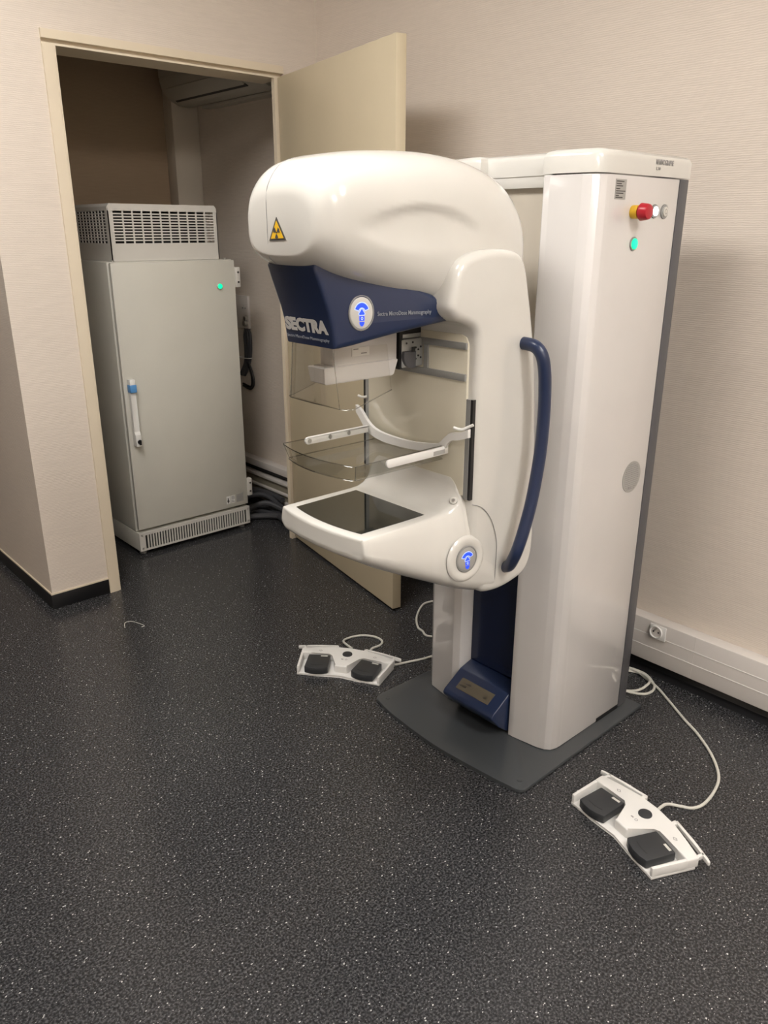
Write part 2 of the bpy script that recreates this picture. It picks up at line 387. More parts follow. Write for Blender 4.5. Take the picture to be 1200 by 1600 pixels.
# plinth grille
b = MB()
gx0, gx1, gz0, gz1, ns = CX0 + .03, CX1 - .02, .030, .098, 40
b.box(CX0, gx0, CY - .002, CY + .006, .022, .113).box(gx1, CX1, CY - .002, CY + .006, .022, .113)
b.box(gx0, gx1, CY - .002, CY + .006, .022, gz0).box(gx0, gx1, CY - .002, CY + .006, gz1, .113)
st = (gx1 - gx0) / ns
for k in range(1, ns): b.box(gx0 + st * k - st * .22, gx0 + st * k + st * .22, CY - .002, CY + .006, gz0, gz1)
pg = b.build('plinth_grille', 'hood', t)
MB().box(gx0 - .002, gx1 + .002, CY + .0035, CY + .0062, gz0 - .002, gz1 + .002).build('grille_backing', 'black', t)
for x in (CX0 + .014, CX1 - .01):
    for z in (.036, .100): MB().cyl((x, CY - .002, z), (0, -1, 0), .005, .002, 10).build('screw', 'steel', pg)
for x in (CX0 + .03, CX1 - .03):
    for y in (CY + .04, CY + .58): MB().cyl((x, y, 0), (0, 0, 1), .018, .023, 16, r2=.014).build('foot', 'mid', t)
# louvred fan hood on the top
FX0, FX1, FY, FZ0, FZ1, FD = 1.478, 1.994, CY + .045, 1.326, 1.556, .46
b = MB()
fp = [(FX0, FZ0), (FX1, FZ0), (FX1, FZ1 - .032), (FX1 - .016, FZ1), (FX0 - .0, FZ1), (FX0, FZ1 - .02)]
# front sheet with its grid of slots
sx0, sx1, sz0, sz1, nc, nr = FX0 + .022, FX1 - .02, 1.398, 1.528, 11, 11
b.box(FX0, FX1, FY, FY + .004, FZ0, sz0).box(FX0, sx0, FY, FY + .004, sz0, sz1).box(sx1, FX1, FY, FY + .004, sz0, sz1)
b.prism([(FX0, sz1), (FX1, sz1), (FX1 - .012, FZ1), (FX0 + .008, FZ1)], lambda u, v, q: (u, q, v), FY, FY + .004)
cw = (sx1 - sx0) / nc; rh = (sz1 - sz0) / nr
for k in range(1, nc): b.box(sx0 + cw * k - .0032, sx0 + cw * k + .0032, FY, FY + .004, sz0, sz1)
for k in range(1, nr): b.box(sx0, sx1, FY + .0005, FY + .0035, sz0 + rh * k - rh * .22, sz0 + rh * k + rh * .22)
# left and right sheets with slots, top and back
for X in (FX0, FX1 - .004):
    ya, yb, yn = FY + .03, FY + FD - .03, 12
    b.box(X, X + .004, FY, FY + FD, FZ0, sz0).box(X, X + .004, FY, ya, sz0, sz1).box(X, X + .004, yb, FY + FD, sz0, sz1)
    b.box(X, X + .004, FY + .004, FY + FD, sz1, FZ1 - .012)
    cy = (yb - ya) / yn
    for k in range(1, yn): b.box(X, X + .004, ya + cy * k - .0032, ya + cy * k + .0032, sz0, sz1)
    for k in range(1, nr): b.box(X + .0005, X + .0035, ya, yb, sz0 + rh * k - rh * .22, sz0 + rh * k + rh * .22)
b.prism([(FX0, FZ1 - .014), (FX0 + .008, FZ1), (FX1 - .012, FZ1), (FX1, FZ1 - .014)], lambda u, v, q: (u, q, v), FY + .002, FY + FD)
b.box(FX0, FX1, FY + FD - .004, FY + FD, FZ0, FZ1 - .012)
b.build('fan_hood', 'hood', t)
MB().box(FX0 + .03, FX1 - .03, FY + .07, FY + FD - .05, FZ0 + .001, FZ1 - .03).build('fan_block', 'black', t)
for x in (CX0 + .03, FX1 + .02): MB().cyl((x, CY + .035, 1.3245), (0, 0, 1), .007, .006, 10).build('bolt', 'steel', t)

# ------------------------------------------------------------------ wall box and hanging cables beside the cabinet
t = thing('junction_box', 'pale wall box half hidden behind the cabinet, cables below', 'junction box', (XW - .02, 3.72, .95))
b = MB(); b.box(XW - .016, XW - .0005, 3.672, 3.84, .955, 1.125, .003); b.build('box', 'trunk', t)
for z, r, l in ((1.010, .012, .014), (.985, .014, .02)): MB().cyl((XW - .016, 3.690, z), (-1, 0, 0), r, l, 14).build('cable_gland', 'steel', t)
for y in (3.65, 3.675): MB().cyl((XW - .016, y + .045, 1.062), (-1, 0, 0), .004, .002, 10).build('screw', 'mid', t)
t = thing('cable_bundle', 'dark cables tied in a bundle hanging from the wall box', 'cable bundle', (XW - .05, 3.68, .80))
X = XW - .010
for k in range(5):
    o_ = .012 * k
    MB().tube([(XW - .011, 3.692 + o_ * .4, .954), (X - .006 * (k % 2), 3.674 + o_ * 1.1, .92), (X, 3.676 + o_, .84), (X, 3.697 + o_ * .8, .77), (X - .004, 3.742 + .01 * k, .70)], .0085, 8).build('grey_cable', 'hose', t)
for k in range(2):
    q = .012 * k
    MB().tube([(X - .004, 3.697 + q, .775), (X - .004, 3.664 + q, .72), (X - .004, 3.654 + q * 1.5, .665), (X - .004, 3.692, .632 + q), (X - .004, 3.762, .64 + q)], .006, 8).build('black_cable', 'black', t, 'black looped cable')
MB().tube([(X + .012, 3.682, .80), (X - .02, 3.682, .80), (X - .022, 3.757, .80), (X + .012, 3.757, .80)], .0025, 6, closed=True, sub=3).build('cable_tie', 'white', t)

# thick hoses heaped on the floor beside the cabinet
hp = [[(2.07, 3.50, .03), (2.16, 3.52, .085), (2.25, 3.46, .10), (2.285, 3.36, .06), (2.27, 3.26, .03)],
      [(2.06, 3.44, .025), (2.15, 3.44, .055), (2.23, 3.40, .07), (2.28, 3.30, .045), (2.29, 3.22, .04)],
      [(2.06, 3.60, .03), (2.15, 3.62, .09), (2.24, 3.56, .105), (2.29, 3.44, .10), (2.295, 3.34, .09)],
      [(2.065, 3.41, .019), (2.14, 3.385, .019), (2.20, 3.34, .021), (2.25, 3.27, .022), (2.262, 3.20, .022)],
      [(2.06, 3.47, .018), (2.17, 3.46, .020), (2.23, 3.34, .020), (2.22, 3.25, .02), (2.20, 3.20, .02)],
      [(2.065, 3.545, .019), (2.18, 3.55, .02), (2.26, 3.50, .022), (2.27, 3.40, .02), (2.265, 3.32, .02)]]
hose = thing('hose_bundle', 'heap of thick dark grey cables on the floor beside the cabinet', 'cables', (2.19, 3.40, 0))
for i, p in enumerate(hp):
    MB().tube([(2.068 + (x - 2.06) * .84, y, z) for x, y, z in p], .0155, 10).build('cable', 'hose', hose)

# ------------------------------------------------------------------ mammography machine
YM = 1.370
mm = thing('mammography_machine', 'large white and navy mammography machine standing before the right wall', 'medical machine', (1.80, YM, 0))
xz = lambda u, v, q: (u, q, v)
xy = lambda u, v, q: (u, v, q)
# base plate: shallow bow at the front, softly rounded corners
bp_ = sp2([(1.462, 1.645), (1.446, 1.56), (1.433, 1.375), (1.446, 1.19), (1.460, 1.085)], 5, False)
bp_ += [(1.466, 1.073), (1.478, 1.066), (1.492, 1.066), (2.085, 1.074), (2.085, 1.676), (1.50, 1.684), (1.478, 1.680), (1.466, 1.668)]
MB().prism(bp_, xy, .0005, .012, .003).build('base_plate', 'base', mm)
for x, y in ((1.497, 1.10), (1.497, 1.648)): MB().cyl((x, y, .0122), (0, 0, 1), .008, .0012, 16).build('plate_screw', 'base', mm)
# column: two front wings, chamfered outer corners, navy channel between them
yL0, yL1, yR0, yR1 = 1.468, 1.626, 1.117, 1.262
wingR = [(1.700, yR1), (1.640, yR1), (1.634, yR1 - .006)] + [(1.6365, 1.24), (1.649, 1.160), (1.656, 1.138), (1.668, 1.124), (1.688, 1.1175), (1.705, yR0), (2.010, yR0), (2.010, 1.30), (1.70, 1.30)]
wingL = [(1.700, yL0), (1.700, yL1 - .16), (2.01, yL1 - .16), (2.010, yL1), (1.70, yL1), (1.680, yL1 - .001), (1.666, yL1 - .008), (1.658, yL1 - .022), (1.640, 1.500), (1.648, 1.476)]
b = MB(); b.prism(wingR, xy, .014, 1.577, .0015)
b.build('right_housing', 'satin', mm)
b = MB(); b.prism(wingL, xy, .014, 1.577, .0015)
b.build('left_housing', 'satin', mm)
MB().box(1.890, 2.008, yR0 - .0008, yR0 + .002, .012, .026).build('gap_strip', 'black', mm)
MB().box(1.688, 1.72, yR1 + .0005, yL0 - .0005, .80, 1.56).build('upper_back_panel', 'beige', mm)
MB().box(1.692, 1.72, yR1 + .0005, yL0 - .0005, .014, .80).build('lower_back_panel', 'navyd', mm)
MB().box(2.011, 2.054, yR0 - .001, yL1 + .001, .014, 1.578, .002).build('rear_cover', 'grey', mm)
# cap with rounded top edge; the bridge between the wings is set back
def cap_prism(outline, z0, z1, name):
    b = MB(); n = len(outline); cx = sum(p[0] for p in outline) / n; cy = sum(p[1] for p in outline) / n
    rings = []
    for z, ins in ((z0, 0), (z1 - .016, 0), (z1 - .008, .0035), (z1 - .003, .009), (z1, .018)):
        rings.append([(x, y, z) for x, y in inset(outline, ins)])
    b.loft(rings); return b.build(name, 'gloss', mm)
def inset(pts, d_):
    n = len(pts); A = sum(pts[i][0] * pts[(i + 1) % n][1] - pts[(i + 1) % n][0] * pts[i][1] for i in range(n)); sg = 1 if A > 0 else -1
    out = []
    for i in range(n):
        a, p, c = Vector(pts[i - 1]), Vector(pts[i]), Vector(pts[(i + 1) % n])
        e1 = (p - a).normalized(); e2 = (c - p).normalized()
        n1 = Vector((-e1.y, e1.x)) * sg; n2 = Vector((-e2.y, e2.x)) * sg
        m_ = (n1 + n2); L_ = m_.length
        m_ = m_ / L_ if L_ > 1e-6 else n1
        k = d_ / max(.45, m_.dot(n1)); out.append((p.x + m_.x * k, p.y + m_.y * k))
    return out
capo = [(1.636, yR1), (1.634, 1.235), (1.648, 1.158), (1.655, 1.137), (1.667, 1.122), (1.688, 1.1155), (1.72, 1.115), (2.056, 1.115), (2.056, 1.628), (1.70, 1.628), (1.679, 1.627), (1.665, 1.618), (1.657, 1.602), (1.638, 1.500), (1.646, yL0), (1.672, yL0), (1.672, yR1)]
cap = cap_prism(capo, 1.580, 1.632, 'column_cap')
MB().box(1.674, 1.71, yR1 + .0005, yL0 - .0005, 1.553, 1.581, .001).build('cap_bridge', 'gloss', mm)
text('MAMMOGRAPHE', 'cap_lettering', 'inkgrey', cap, (1.884, 1.1145, 1.606), (1, 0, 0), (0, 0, 1), .082, .0125, .02)
text('L30', 'cap_lettering', 'inkgrey', cap, (1.887, 1.1145, 1.594), (1, 0, 0), (0, 0, 1), .020, .007)
# controls on the right face of the column
F_ = yR0 - .0003
dn = (0, -1, 0)
b = MB(); b.cyl((1.806, F_, 1.497), dn, .0155, .018, 24, bev=.001); st_ = b.build('stop_button_collar', 'yellow', mm, 'yellow collar')
b = MB(); b.cyl((1.806, F_ - .018, 1.497), dn, .013, .006, 24).cyl((1.806, F_ - .024, 1.497), dn, .0205, .022, 24, r2=.0185, bev=.006); b.build('stop_button', 'red', mm, 'red mushroom stop button')
def ringlamp(x, z, r, m_, nm, ri):
    b = MB(); b.cyl((x, F_, z), dn, r, .003, 28, bev=.001); o = b.build(nm, 'mid', mm)
    b = MB(); b.cyl((x, F_ - .0025, z), dn, r * ri, .0035, 24, bev=.001); b.build('lens', m_, o); return o
ringlamp(1.903, 1.500, .0165, 'lit', 'lit_switch', .68)
k_ = ringlamp(1.949, 1.500, .0175, 'pale', 'grey_switch', .66)
b = MB(); b.loft([[(1.949 + r * math.cos(a), F_ - .0063, 1.5 + r * math.sin(a)) for a in [q * math.pi / 12 for q in range(24)]] for r in (.0045, .0065)], cap=False); b.build('switch_mark', 'inkgrey', k_)
ringlamp(1.822, 1.424, .0165, 'green', 'green_lamp', .76)
rl = MB().box(1.722, 1.766, F_ - .0008, F_, 1.524, 1.568).build('rating_label', 'label', mm)
b = MB(); [b.box(1.725, 1.725 + w_, F_ - .0014, F_ - .0008, z, z + .0022) for z, w_ in ((1.562, .030), (1.557, .02), (1.552, .026), (1.546, .015), (1.541, .038), (1.536, .03), (1.531, .012), (1.527, .028))]; b.build('label_text', 'ink', rl)
ol = MB().cyl((1.937, F_, .802), dn, .0455, .0008, 40).build('round_label', 'label', mm)
b = MB(); random.seed(3)
for k in range(13):
    z = .802 + .036 - k * .006; hw_ = math.sqrt(max(0, .042 ** 2 - (z - .802) ** 2)); x = 1.937 - hw_ * .85
    while x < 1.937 + hw_ * .75:
        w_ = random.uniform(.004, .016); b.box(x, min(x + w_, 1.937 + hw_ * .85), F_ - .0014, F_ - .0008, z, z + .0024); x += w_ + .003
b.box(1.925, 1.940, F_ - .0015, F_ - .0008, .768, .775); b.build('label_text', 'inkgrey', ol)
# foot display in the channel
b = MB(); b.prism([(1.691, .165), (1.640, .150), (1.570, .106), (1.563, .096), (1.567, .086), (1.600, .050), (1.64, .018), (1.691, .018)], xz, yR1 + .002, yL0 - .002, .004, 3)
db = b.build('display_housing', 'navy', mm)
e1 = Vector((1.572, 0, .1075)); e2 = Vector((1.638, 0, .1495)); dd = (e2 - e1).normalized(); nn = Vector((-dd.z, 0, dd.x))
def on_disp(s_, y, o_): q = e1 + dd * s_ + nn * o_; return (q.x, y, q.z)
b = MB(); b.prism([(.016, 1.302), (.056, 1.302), (.056, 1.432), (.016, 1.432)], lambda u, v, q: on_disp(u, v, q), -.001, .0015); sc_ = b.build('screen', 'lcd', db)
for u_, y, w_ in ((.028, 1.400, .025), (.028, 1.318, .012), (.040, 1.388, .022)):
    b = MB(); b.prism([(u_, y), (u_ + .006, y), (u_ + .006, y + w_), (u_, y + w_)], lambda u, v, q: on_disp(u, v, q), .0015, .002); b.build('screen_text', 'lcdd', db)
# rotating mount between the column and the C-arm
MB().cyl((1.54, YM, 1.05), (1, 0, 0), .10, .16, 40).build('rotation_mount', 'satin', mm)

# ---- C-arm
def clampr(outline, yn, yf, r, steps=5):
    """side cover swept across the machine with generously rounded outer edges"""
    rings = []
    for k in range(steps + 1):
        a = math.pi / 2 * k / steps; rings.append((yn + r * (1 - math.sin(a)), r * (1 - math.cos(a))))
    rings = rings[::-1]                                   # most inset first, at yn
    R = [[(x, y, z) for x, z in inset(outline, i)] for y, i in rings]
    R += [[(x, yf - (y - yn), z) for x, z in inset(outline, i)] for y, i in rings[::-1]]
    return R
armo = sp2([(1.262, 1.378), (1.290, 1.402), (1.345, 1.415), (1.410, 1.416), (1.462, 1.408), (1.488, 1.378), (1.507, 1.316), (1.523, 1.257), (1.543, 1.166), (1.556, 1.071), (1.569, .94), (1.579, .82), (1.585, .71), (1.580, .645), (1.555, .604), (1.504, .588), (1.44, .584), (1.38, .60), (1.345, .66), (1.335, .76), (1.335, .868), (1.334, 1.0), (1.3335, 1.089), (1.333, 1.16), (1.331, 1.218), (1.322, 1.248), (1.298, 1.262), (1.264, 1.274), (1.245, 1.296), (1.249, 1.33)], 4)
b = MB(); b.loft(clampr(armo, YM - .197, YM + .187, .019)); b.build('arm_cover', 'gloss', mm, ang=50)
# seam line where the arm cover meets the support
seam = [(1.340, .828), (1.362, .822), (1.388, .808), (1.412, .776), (1.427, .725), (1.428, .66), (1.424, .60)]
# inner cream panel facing the patient, with grey guide strips and slots
MB().prism([(YM - .170, .86), (YM + .170, .86), (YM + .170, 1.235), (YM - .150, 1.235), (YM - .164, 1.230), (YM - .170, 1.216)], lambda u, v, q: (q, u, v), 1.3265, 1.345, .001).build('inner_panel', 'inner', mm)
for sgn, z0, z1 in ((-1, .852, 1.092), (1, .86, 1.20)):
    y_ = YM + sgn * .1768
    MB().box(1.3275, 1.345, y_ - .0064, y_ + .0064, z0, z1).build('guide_strip', 'lgrey' if sgn > 0 else 'mid', mm)
    y_ = YM + sgn * .1868
    MB().box(1.3285 if sgn < 0 else 1.330, 1.36, y_ - .0034, y_ + (.0034 if sgn < 0 else .007), z0, z1).build('guide_slot', 'black', mm)
for z0, z1, ya, yb in ((1.203, 1.218, YM - .169, YM - .02), (1.132, 1.148, YM - .169, YM + .06)):
    MB().box(1.321, 1.3275, ya, yb, z0, z1, .001).build('guide_rail', 'mid', mm)
MB().box(1.321, 1.3275, YM - .048, YM - .036, 1.148, 1.203).build('guide_rail', 'mid', mm)

# ---- tube head: lofted shell
def lerp(tab, x):
    for (a, va), (b_, vb) in zip(tab, tab[1:]):
        if x <= b_:
            s_ = (x - a) / (b_ - a); s_ = max(0, min(1, s_)); return va + (vb - va) * s_
    return tab[-1][1]
def smooth(tab, x):
    P = spline([(a, v, 0) for a, v in tab], 8)
    return lerp([(p.x, p.y) for p in P], x)
X0 = .948
ZT = [(X0, 1.560), (1.0, 1.586), (1.08, 1.602), (1.18, 1.610), (1.28, 1.612), (1.38, 1.604), (1.46, 1.584), (1.50, 1.562), (1.53, 1.530), (1.555, 1.480), (1.568, 1.440)]
ZB = [(X0, 1.392), (.98, 1.380), (1.03, 1.358), (1.10, 1.335), (1.20, 1.304), (1.28, 1.284), (1.40, 1.262), (1.50, 1.27), (1.568, 1.30)]
HW = [(X0, .138), (1.0, .150), (1.08, .162), (1.16, .169), (1.26, .172), (1.36, .168), (1.46, .160), (1.53, .15), (1.568, .14)]
def sgp(v, e): return math.copysign(abs(v) ** e, v)
rings = []; NS = 150
xs = [X0 + .055 * (1 - math.cos(math.pi / 2 * k / 7)) for k in range(8)] + [1.02 + .015 * k for k in range(28)] + [1.44, 1.48, 1.505, 1.525, 1.54, 1.553, 1.562, 1.568]
for x in xs:
    tn = min(1, (x - X0) / .055); ins = .045 * (1 - math.sqrt(max(0, 1 - (1 - tn) ** 2)))
    tb_ = max(0, (x - 1.50) / .068); insb = .06 * (1 - math.sqrt(max(0, 1 - min(1, tb_) ** 2)))
    zt = smooth(ZT, x) - ins * 1.0; zb = smooth(ZB, x) + ins * .35 + insb * .3; hw_ = smooth(HW, x) - ins * .85 - insb * .7
    zm = zb + (zt - zb) * .46
    ring = []
    for k in range(NS):
        a = 2 * math.pi * k / NS; c_, s_ = math.cos(a), math.sin(a)
        eu = 2 / 2.9; el = 2 / 3.0
        y = hw_ * sgp(c_, eu if s_ > 0 else el); z = zm + ((zt - zm) * sgp(s_, eu) if s_ > 0 else (zm - zb) * sgp(s_, el))
        # lens-shaped hollow pressed into the flank
        if abs(y) > .08:
            ex_ = 1 - ((x - 1.19) / .165) ** 2
            if ex_ > 0:
                zl, zh = 1.452 - .045 * ex_, 1.455 + .047 * ex_
                if zl < z < zh:
                    q = (z - zl) / (zh - zl)
                    y -= math.copysign(.013 * ex_ ** .5 * min(1, q / .6) * min(1, (1 - q) / .10), y)
        ring.append((x, YM + y, z))
    rings.append(ring)
b = MB(); b.loft(rings); hdm = b.build('head_cover', 'gloss', mm, ang=60)

# navy housing below the head
bl_top = [(.968, 1.388), (.985, 1.40), (1.05, 1.385), (1.15, 1.345), (1.24, 1.315), (1.292, 1.298)]
xsb = [.970, .985, 1.0, 1.010, 1.020, 1.05, 1.09, 1.13, 1.18, 1.23, 1.27, 1.292, 1.300]
FZ = [(.970, 1.386), (.978, 1.362), (.990, 1.330), (1.002, 1.298), (1.010, 1.268), (1.0145, 1.235), (1.017, 1.2235)]
ZBB = [(1.017, 1.2225), (1.03, 1.2235), (1.06, 1.2285), (1.10, 1.237), (1.15, 1.247), (1.23, 1.260), (1.30, 1.270)]
HB = [(.970, .084), (1.03, .088), (1.08, .104), (1.16, .128), (1.24, .148), (1.30, .160)]
b = MB()
side = [(x, z) for x, z in FZ] + [(x, z) for x, z in ZBB[1:]] + [(1.30, 1.284), (1.24, 1.325), (1.15, 1.36), (1.05, 1.40), (.99, 1.41)]
def outline_pts():
    return side
rr = .014
N_ = []
for yy in range(-4, 5): pass
rows = []
ring_near = inset(side, 0)
# rows across the width: inset rows give rounded vertical corners
def hwx(x): return lerp(HB, x)
levels = [(1.0, .012, 0), (.985, .005, 0), (.955, .0015, 0), (.90, 0, 0)]
R_ = []
for f_, ins, _ in levels:
    P_ = inset(side, ins); R_.append([(px, YM - hwx(sx) * f_ , pz) for (px, pz), (sx, sz) in zip(P_, side)])
for f_, ins, _ in levels[::-1]:
    P_ = inset(side, ins); R_.append([(px, YM + hwx(sx) * f_, pz) for (px, pz), (sx, sz) in zip(P_, side)])
b.loft(R_); bh = b.build('navy_housing', 'navy', mm, 'navy blue housing', ang=40)
# lettering on its front and near side
text('SECTRA', 'lettering', 'silver', bh, (1.0112, YM + .076, 1.2515), (0, -1, 0), (-.19, 0, 1), .148, .029, .06, 'silver block capitals')
text('Sectra MicroDose Mammography', 'lettering', 'silverd', bh, (1.0132, YM + .076, 1.2345), (0, -1, 0), (-.14, 0, 1), .148, .0085, .0)
sd = Vector((1.24 - 1.08, -(.148 - .104), 0)).normalized()          # along the near side
def nside(x, z, o_=0.0012):
    n_ = Vector((sd.y, -sd.x, 0)); 
    if n_.y > 0: n_ = -n_
    return Vector((x, YM - hwx(x), z)) + n_ * o_
text('Sectra MicroDose Mammography', 'lettering', 'silverd', bh, nside(1.108, 1.284), sd, (-.02, 0, 1), .128, .0115, .008)

def control_panel(c, right, upv, rx, rz, parent, m_face='pale'):
    c = Vector(c); right = Vector(right).normalized(); upv = Vector(upv); upv = (upv - right * upv.dot(right)).normalized(); n_ = right.cross(upv)
    P = lambda u, v, o_: c + right * u * rx + upv * v * rz + n_ * o_
    circ = [k * 2 * math.pi / 40 for k in range(40)]
    b = MB(); b.loft([[P(math.cos(a) * q, math.sin(a) * q, o_) for a in circ] for q, o_ in ((1.14, -.004), (1.10, .0015), (1.02, .002), (.99, .0005))]); o = b.build('control_panel', 'mid', parent)
    b = MB(); b.loft([[P(math.cos(a) * q, math.sin(a) * q, o_) for a in circ] for q, o_ in ((.98, -.002), (.97, .0012), (.90, .0022))]); b.build('panel_face', m_face, o)
    arc = [(.62 * math.cos(a), -.02 + .62 * math.sin(a)) for a in [math.radians(d_) for d_ in range(25, 156, 10)]] + [(.34 * math.cos(a), -.02 + .34 * math.sin(a)) for a in [math.radians(d_) for d_ in range(150, 29, -10)]]
    def flat(pts, nm, m_, o_): 
        b = MB(); b.prism(pts, lambda u, v, q: P(u, v, q), o_ - .0006, o_); b.build(nm, m_, o)
    flat(inset(arc, -.05), 'icon_halo', 'bluep', .0026); flat(arc, 'icon', 'blue', .0032)
    tri = [(0, .24), (.24, -.06), (.20, -.12), (-.20, -.12), (-.24, -.06)]
    flat(inset(tri, -.05), 'icon_halo', 'bluep', .0026); flat(tri, 'icon', 'blue', .0032)
    sq = [(-.22, -.20), (.22, -.20), (.22, -.48), (-.22, -.48)]
    flat(sq, 'icon', 'blue', .0032)
    b = MB(); b.loft([[P(r_ * math.cos(a), -.34 + r_ * math.sin(a), .0036) for a in circ] for r_ in (.05, .10)], cap=False); b.build('icon_ring', 'bluep', o)
    tri2 = [(-.22, -.55), (.22, -.55), (.20, -.68), (.08, -.82), (-.08, -.82), (-.20, -.68)]
    flat(tri2, 'icon', 'blue', .0032)
    return o
control_panel(nside(1.073, 1.295, .001), sd, (0, 0, 1), .0262, .0330, mm)


# radiation warning triangle on the front of the head
P3 = lambda u, v, q: (X0 - q, u, v)
tri = [(1.3455, 1.4355), (1.376, 1.4785), (1.4035, 1.4335)]
ws = MB().prism(tri, P3, -.001, .0012).build('warning_sticker', 'ink', hdm)
tri_i = inset(tri, .0038)
MB().prism(tri_i, P3, .0008, .0018).build('warning_field', 'yellow', ws)
cx_, cz_ = 1.3755, 1.4495
b = MB()
for k in range(3):
    a0 = math.radians(-90 + 120 * k)
    pts = [(cx_ + r * math.cos(a0 + d_), cz_ + r * math.sin(a0 + d_)) for r, ds in ((.0035, (-.5, .5)), (.0112, (.5, .25, 0, -.25, -.5))) for d_ in ds]
    b.prism(pts, P3, .0016, .0024)
b.cyl((X0 - .0016, cx_, cz_), (-1, 0, 0), .0018, .0008, 12)
b.build('trefoil', 'ink', ws)
# thin joint line of the far front cap, and two small screws on top
def head_ring_pt(x, a):
    tn = min(1, (x - X0) / .055); ins = .045 * (1 - math.sqrt(max(0, 1 - (1 - tn) ** 2)))
    zt = smooth(ZT, x) - ins; zb = smooth(ZB, x) + ins * .35; hw_ = smooth(HW, x) - ins * .85
    zm = zb + (zt - zb) * .46; c_, s_ = math.cos(a), math.sin(a)
    y = hw_ * sgp(c_, 2 / 2.9 if s_ > 0 else 2 / 3.0); z = zm + ((zt - zm) * sgp(s_, 2 / 2.9) if s_ > 0 else (zm - zb) * sgp(s_, 2 / 3.0))
    return Vector((x, YM + y, z))
def head_at(x, y, top):
    lo, hi = (0.0, math.pi / 2) if top else (-math.pi / 2, 0.0)
    for _ in range(40):
        m_ = (lo + hi) / 2; p = head_ring_pt(x, m_)
        if (p.y > y) == top: lo = m_
        else: hi = m_
    return head_ring_pt(x, lo)
jl = [head_at(x, 1.410 + .03 * (x - X0), True) for x in (1.09, 1.06, 1.03, 1.0, .98, .965, .956, .951)]
jl += [(X0, 1.410, z) for z in (1.505, 1.47, 1.44)] + [head_at(x, 1.411 + .1 * (x - X0), False) for x in (.951, .956, .965, .98)]
MB().tube(jl, .0008, 6, sub=3).build('joint_line', 'mid', hdm)

# ---- white collimator box, clear face guard and carriage under the head
b = MB()
zz = [(1.138, 1.040, 1.232, .022), (1.142, 1.034, 1.236, .025), (1.174, 1.030, 1.244, .029), (1.176, 1.034, 1.242, .027)]
b.loft([[(x0, YM - w_, z), (x1, YM - w_, z), (x1, YM + w_, z), (x0, YM + w_, z)] for z, x0, x1, w_ in zz])
b.box(1.062, 1.244, YM - .0255, YM + .0255, 1.175, 1.262, .002)
cb = b.build('collimator_box', 'satin', mm)
lb = MB().box(1.110, 1.160, YM - .0264, YM - .0254, 1.193, 1.212).build('paper_label', 'labelw', cb)
b = MB(); b.box(1.114, 1.128, YM - .0270, YM - .0264, 1.207, 1.2095).box(1.136, 1.152, YM - .0270, YM - .0264, 1.197, 1.1995); b.build('label_text', 'inkgrey', lb)
# clear guard: folded sheet open at the back
gt = [(1.150, .096), (1.045, .092), (1.030, .085), (1.0215, .070), (1.0205, 0)]
gb = [(1.150, .112), (1.045, .110), (1.031, .104), (1.0235, .088), (1.0215, 0)]
def sym_(l): return [(x, -u) for x, u in l] + [(x, u) for x, u in l[-2::-1]]
b = MB(); T, B_ = sym_(gt), sym_(gb)
Ti, Bi = [(x + .0028 if abs(u) < .08 else x, u * .974) for x, u in T], [(x + .0028 if abs(u) < .09 else x, u * .974) for x, u in B_]
zbt = lambda x: 1.098 if x < 1.1 else 1.128
outr = [[(x, YM + u, 1.224) for x, u in T], [(x, YM + u, zbt(x)) for x, u in B_], [(x, YM + u, zbt(x)) for x, u in Bi], [(x, YM + u, 1.224) for x, u in Ti]]
b.loft(list(map(list, zip(*outr))))
fg = b.build('face_guard', 'guard', mm, 'clear plastic face guard', ang=25)
MB().tube([(x, YM + u, zbt(x)) for x, u in B_], .0010, 6, sub=1).build('lower_edge', 'edge', fg)
for sg_ in (1, -1): MB().tube([(gt[3][0], YM + sg_ * gt[3][1], 1.224), (gb[3][0], YM + sg_ * gb[3][1], 1.098)], .0012, 6, sub=1).build('fold_edge', 'edge', fg)
# carriage with its drilled plate
b = MB(); b.box(1.258, 1.326, YM - .028, YM + .03, 1.152, 1.217, .003).box(1.262, 1.322, YM - .024, YM + .02, 1.219, 1.228, .001)
cg = b.build('carriage', 'lgrey', mm)
MB().box(1.252, 1.262, YM - .026, YM + .028, 1.150, 1.235).build('carriage_edge', 'black', cg)
MB().box(1.262, 1.326, YM - .020, YM + .02, 1.228, 1.242).build('carriage_gap', 'black', cg)
b = MB(); pts = [(1.296, 1.190)] + [(1.284 + .026 * math.cos(a), 1.180 + .030 * math.sin(a)) for a in [math.radians(d_) for d_ in range(160, 300, 14)]] + [(1.296, 1.152)]
b.prism(pts, xz, YM - .036, YM - .026, .001); b.build('gear_cover', 'grey', cg)
b = MB(); [b.cyl((x, YM - .0281, z), dn, .0024, .0012, 10) for x, z in ((1.272, 1.208), (1.292, 1.209), (1.302, 1.196), (1.318, 1.197), (1.302, 1.170), (1.318, 1.172), (1.310, 1.191), (1.310, 1.177))]
b.box(1.282, 1.292, YM - .0375, YM - .0355, 1.188, 1.200); b.build('plate_hole', 'black', cg)
MB().cyl((1.310, YM - .0281, 1.184), dn, .005, .002, 16).build('bearing', 'steel', cg)

